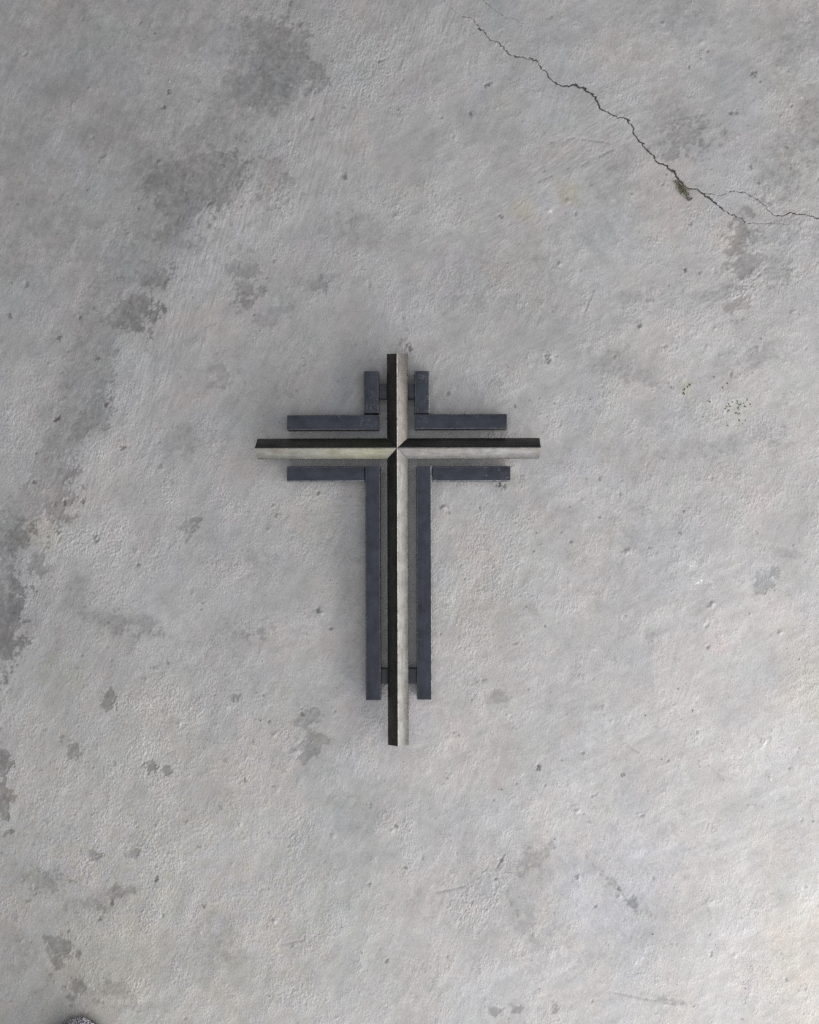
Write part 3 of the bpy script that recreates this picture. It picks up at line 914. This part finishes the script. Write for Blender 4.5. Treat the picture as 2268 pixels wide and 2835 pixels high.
# ------------------------------------------------------------------ moss in the crack
mm = NT('moss_green')
tcm = mm.n('ShaderNodeTexCoord').outputs['Object']
mm.l(mm.mix(mm.ramp(mm.noise(tcm, 260.0, 2.0), .35, .65), (.055, .058, .032, 1), (.190, .192, .120, 1)), mm.b.inputs['Base Color'])
mm.b.inputs['Roughness'].default_value = .8
md = NT('moss_dark')
tcm = md.n('ShaderNodeTexCoord').outputs['Object']
md.l(md.mix(md.ramp(md.noise(tcm, 500.0, 2.0), .35, .65), (.030, .036, .022, 1), (.095, .105, .058, 1)), md.b.inputs['Base Color'])
md.b.inputs['Roughness'].default_value = .9
R = random.Random(21)


def blades(spots, mat, name):
    V, F = [], []
    for (x, y, L, w, ang, lift) in spots:
        z = floor_z(x, y) - .0003
        n = 4
        dx, dy = math.cos(ang), math.sin(ang)
        bend = R.uniform(-.5, .5)
        base = len(V)
        for i in range(n):
            t = i / (n - 1)
            px = x + dx * L * t - dy * bend * L * t * t * .6
            py = y + dy * L * t + dx * bend * L * t * t * .6
            pz = z + lift * math.sin(t * 2.2)
            ww = w * (1 - t) ** .6 * .5 + .00004
            V += [(px - dy * ww, py + dx * ww, pz), (px, py, pz + ww * .8), (px + dy * ww, py - dx * ww, pz)]
        for i in range(n - 1):
            b = base + 3 * i
            F += [(b, b + 3, b + 4, b + 1), (b + 1, b + 4, b + 5, b + 2), (b, b + 2, b + 5, b + 3)]
    return mesh_obj(name, V, F, mat)


sp = []
for k in range(140):
    t = R.random()
    cx = 1429 + 20 * t + R.gauss(0, 4.2) - 3
    cy = 381 + 27 * t + R.gauss(0, 3.0)
    if t > .75: cx -= 2
    x, y = D(cx, cy)
    sp.append((x, y, R.uniform(.0025, .0065), R.uniform(.0005, .0010), math.radians(R.gauss(-80, 38)), R.uniform(.0008, .003)))
moss = blades(sp, mm.m, 'moss')
tag(moss, 'olive green moss tuft growing out of the floor crack', 'moss')

# curled dry stem beside the tuft
stem_m = NT('dry_stem_grey')
stem_m.b.inputs['Base Color'].default_value = (.075, .07, .066, 1)
stem_m.b.inputs['Roughness'].default_value = .8
tcs = stem_m.n('ShaderNodeTexCoord').outputs['Object']
stem_m.l(stem_m.mix(stem_m.noise(tcs, 700.0), (.05, .046, .043, 1), (.13, .12, .115, 1)), stem_m.b.inputs['Base Color'])


def tube_path(name, pts, rad, mat, seg=7):
    V, F = [], []
    n = len(pts)
    for i, p in enumerate(pts):
        a = np.array(pts[max(i - 1, 0)]); b = np.array(pts[min(i + 1, n - 1)])
        t = (b - a) / np.linalg.norm(b - a)
        s = np.cross(t, (0, 0, 1)); s /= np.linalg.norm(s); u = np.cross(s, t)
        r = rad[i] if hasattr(rad, '__len__') else rad
        for k in range(seg):
            q = 2 * math.pi * k / seg
            V.append(tuple(np.array(p) + r * (math.cos(q) * s + math.sin(q) * u)))
    for i in range(n - 1):
        for k in range(seg):
            k2 = (k + 1) % seg
            F.append((i * seg + k, i * seg + k2, (i + 1) * seg + k2, (i + 1) * seg + k))
    F.append(tuple(range(seg))[::-1]); F.append(tuple(range((n - 1) * seg, n * seg)))
    o = mesh_obj(name, V, F, mat, smooth=True)
    return o


hp = [(1899, 530), (1900.4, 536), (1901.2, 543), (1902.6, 549), (1905, 553.6), (1908.5, 555.4), (1912, 554), (1914.6, 551), (1915.8, 548)]
pts = []
for i, p in enumerate(hp):
    x, y = T(*p)
    pts.append((x, y, floor_z(x, y) + .0009))
stem = tube_path('dry_stem', pts, [.0005, .0006, .0007, .0008, .0009, .0010, .0011, .0012, .0009], stem_m.m)
tag(stem, 'tiny grey hooked stem lying below the moss tuft', 'stem')

# dark moss dots on the slab right of the cross (too many and small to pick apart)
V, F = [], []


def clump(x, y, r):
    """low lumpy cushion"""
    z = floor_z(x, y) - .0002
    b = len(V); n = 8
    V.append((x, y, z + r * .55))
    for ring, (rr, zz) in enumerate(((.55, .42), (1.0, 0.0))):
        for k in range(n):
            q = 2 * math.pi * k / n
            j = R.uniform(.7, 1.25)
            V.append((x + r * rr * j * math.cos(q), y + r * rr * j * math.sin(q), z + r * zz))
    for k in range(n):
        k2 = (k + 1) % n
        F.append((b, b + 1 + k, b + 1 + k2))
        F.append((b + 1 + k, b + 1 + n + k, b + 1 + n + k2, b + 1 + k2))


Z5 = lambda x, y: T(1850 + x / 5.75, 1030 + y / 5.75)
for (x, y, r, n) in [(340, 205, 26, 9), (310, 235, 20, 6), (255, 280, 18, 6), (238, 330, 20, 6), (250, 345, 14, 4), (650, 465, 20, 5),
                     (725, 78, 14, 4), (945, 185, 12, 4), (960, 505, 16, 5), (985, 545, 14, 4), (925, 548, 14, 4), (905, 580, 12, 3),
                     (952, 620, 22, 6), (1095, 465, 14, 4), (1100, 490, 14, 4), (1125, 520, 14, 4), (1150, 515, 14, 4), (1115, 570, 18, 5),
                     (1100, 650, 22, 6), (1075, 655, 14, 4), (1140, 655, 12, 3), (1200, 505, 12, 3), (1225, 550, 14, 4), (1305, 522, 18, 5),
                     (1130, 775, 14, 4), (1190, 825, 10, 3), (1260, 435, 12, 3), (1020, 478, 10, 3), (875, 250, 14, 3), (1225, 770, 10, 3)]:
    for k in range(n):
        cx, cy = Z5(x + R.gauss(0, r * .45), y + R.gauss(0, r * .5))
        clump(cx, cy, R.uniform(.0006, .0012))
dots = mesh_obj('moss_specks', V, F, md.m, smooth=True)
tag(dots, 'dark green moss specks dotted on the concrete right of the cross', 'moss', None, 'stuff')

# ------------------------------------------------------------------ loose grit
gm = NT('sand_grit')
tcg = gm.n('ShaderNodeTexCoord').outputs['Object']
gm.l(gm.mix(gm.ramp(gm.noise(tcg, 45.0, 2.0), .4, .6), (.20, .185, .165, 1), (.42, .41, .385, 1)), gm.b.inputs['Base Color'])
gm.b.inputs['Roughness'].default_value = .85
V, F = [], []
ico_v, ico_f = [], []
bm = bmesh.new(); bmesh.ops.create_icosphere(bm, subdivisions=1, radius=1)
bm.verts.index_update()
ico_v = [tuple(v.co) for v in bm.verts]; ico_f = [tuple(v.index for v in f.verts) for f in bm.faces]; bm.free()
cross_box = lambda x, y: (-.21 < x < .19 and -.01 < y < .15) or (-.09 < x < .05 and -.33 < y < .24)
n_g = 0
while n_g < 750:
    x, y = R.uniform(-.58, .58), R.uniform(-.72, .72)
    if cross_box(x, y): continue
    n_g += 1
    r = .00035 + .0009 * R.random() ** 4
    z = floor_z(x, y) + r * .35
    b = len(V)
    e = (R.uniform(.7, 1.4), R.uniform(.7, 1.2), R.uniform(.5, .9))
    for v in ico_v:
        j = R.uniform(.75, 1.2)
        V.append((x + v[0] * r * e[0] * j, y + v[1] * r * e[1] * j, z + v[2] * r * e[2] * j))
    F += [tuple(b + i for i in f) for f in ico_f]
grit = mesh_obj('loose_grit', V, F, gm.m)
tag(grit, 'loose pale sand grains scattered over the concrete', 'grit', None, 'stuff')

# ------------------------------------------------------------------ toe of the photographer's shoe
kn = NT('speckled_knit')
tck = kn.n('ShaderNodeTexCoord').outputs['Object']
vor = kn.n('ShaderNodeTexVoronoi'); vor.inputs['Scale'].default_value = 620.0
kn.l(tck, vor.inputs['Vector'])
fleck = kn.ramp(kn.noise(tck, 430.0, 2.0, .6, .5), .46, .54)
kn.l(kn.mix(fleck, (.045, .043, .062, 1), (.60, .58, .66, 1)), kn.b.inputs['Base Color'])
kn.b.inputs['Roughness'].default_value = .95
kn.l(kn.bump(vor.outputs['Distance'], .6, .0008), kn.b.inputs['Normal'])
rb = NT('grey_rubber')
tcr = rb.n('ShaderNodeTexCoord').outputs['Object']
rb.l(rb.mix(rb.noise(tcr, 90.0, 3.0), (.03, .03, .034, 1), (.06, .06, .065, 1)), rb.b.inputs['Base Color'])
rb.b.inputs['Roughness'].default_value = .7
lc = NT('lace_grey')
tcl = lc.n('ShaderNodeTexCoord').outputs['Object']
lc.l(lc.mix(lc.noise(tcl, 800.0), (.10, .10, .12, 1), (.22, .22, .25, 1)), lc.b.inputs['Base Color'])
lc.b.inputs['Roughness'].default_value = .9

shoe = bpy.data.objects.new('shoe', None)
COL.objects.link(shoe)
tx, ty = T(214, 2833, .026)
shoe.location = (tx, ty, .0006)
shoe.rotation_euler = (0, 0, math.radians(-6))
tag(shoe, 'toe of a speckled grey knit shoe entering at the bottom left edge', 'shoe')


def half_w(s):                      # plan half width along the shoe, s = metres behind the toe tip
    return float(np.interp(s, [0, .004, .012, .025, .045, .075, .11, .16, .21, .25, .268, .278, .282],
                           [.004, .016, .027, .036, .043, .048, .048, .041, .037, .036, .030, .016, .004]))


def top_h(s):
    return float(np.interp(s, [0, .004, .012, .03, .06, .10, .15, .18, .22, .26, .276, .282],
                           [.022, .034, .041, .046, .052, .066, .086, .092, .094, .098, .096, .090]))


def loft(sections, closed_top=True):
    V, F = [], []
    n = len(sections[0])
    for s in sections: V += s
    for i in range(len(sections) - 1):
        for k in range(n):
            k2 = (k + 1) % n
            F.append((i * n + k, i * n + k2, (i + 1) * n + k2, (i + 1) * n + k))
    F.append(tuple(range(n))); F.append(tuple(range((len(sections) - 1) * n, len(sections) * n))[::-1])
    return V, F


SS = list(np.concatenate([np.linspace(0, .03, 9), np.linspace(.04, .25, 16), np.linspace(.258, .282, 6)]))
secs = []
for s in SS:
    w, t = half_w(s), top_h(s)
    w *= 1.0
    lo = .013
    ring = []
    for k in range(20):
        q = 2 * math.pi * k / 20
        c, sn = math.cos(q), math.sin(q)
        px = w * .97 * math.copysign(abs(c) ** .75, c)
        if s > .13:                 # the ankle part narrows upwards
            px *= 1 - .30 * max(0, sn) * min(1, (s - .13) / .05)
        pz = lo + (t - lo) * max(0, sn) ** .8 if sn > 0 else lo + .004 * sn
        ring.append((px + .004 * math.sin(s * 11), -s, pz))
    secs.append(ring)
V, F = loft(secs)
up = mesh_obj('upper', V, F, kn.m, shoe, True); fix_normals(up)
secs = []
for s in SS:
    w = half_w(s) - .001
    rise = .006 * max(0, 1 - s / .05) ** 2
    ring = []
    for (ux, uz) in [(-.94, 0), (.94, 0), (1, .004), (1, .012), (.95, .0150), (-.95, .0150), (-1, .012), (-1, .004)]:
        ring.append((ux * w + .004 * math.sin(s * 11), -s - .003 * (1 - s / .282), uz + rise * (1 - uz / .0150)))
    secs.append(ring)
V, F = loft(secs)
so = mesh_obj('sole', V, F, rb.m, shoe); fix_normals(so)
so.data.polygons.foreach_set('use_smooth', [True] * len(so.data.polygons)); so.data.set_sharp_from_angle(angle=math.radians(40))
# collar opening and laces further back
ring = []
V = []
for k in range(28):
    q = 2 * math.pi * k / 28
    s = .205 + .062 * math.sin(q)
    V.append((.024 * math.cos(q) + .003, -s, top_h(s) - .001 + .004 * abs(math.cos(q))))
V.append(V[0])
lp = tube_path('collar', V, .0045, lc.m); lp.parent = shoe
for i in range(5):
    s = .085 + i * .016
    P = []
    for k in range(9):
        t = k / 8 * 2 - 1
        P.append((t * .020 + .003, -s - .004 * t, top_h(s) - .0012 - .0085 * t * t + .0022))
    tube_path('lace', P, .0021, lc.m).parent = shoe
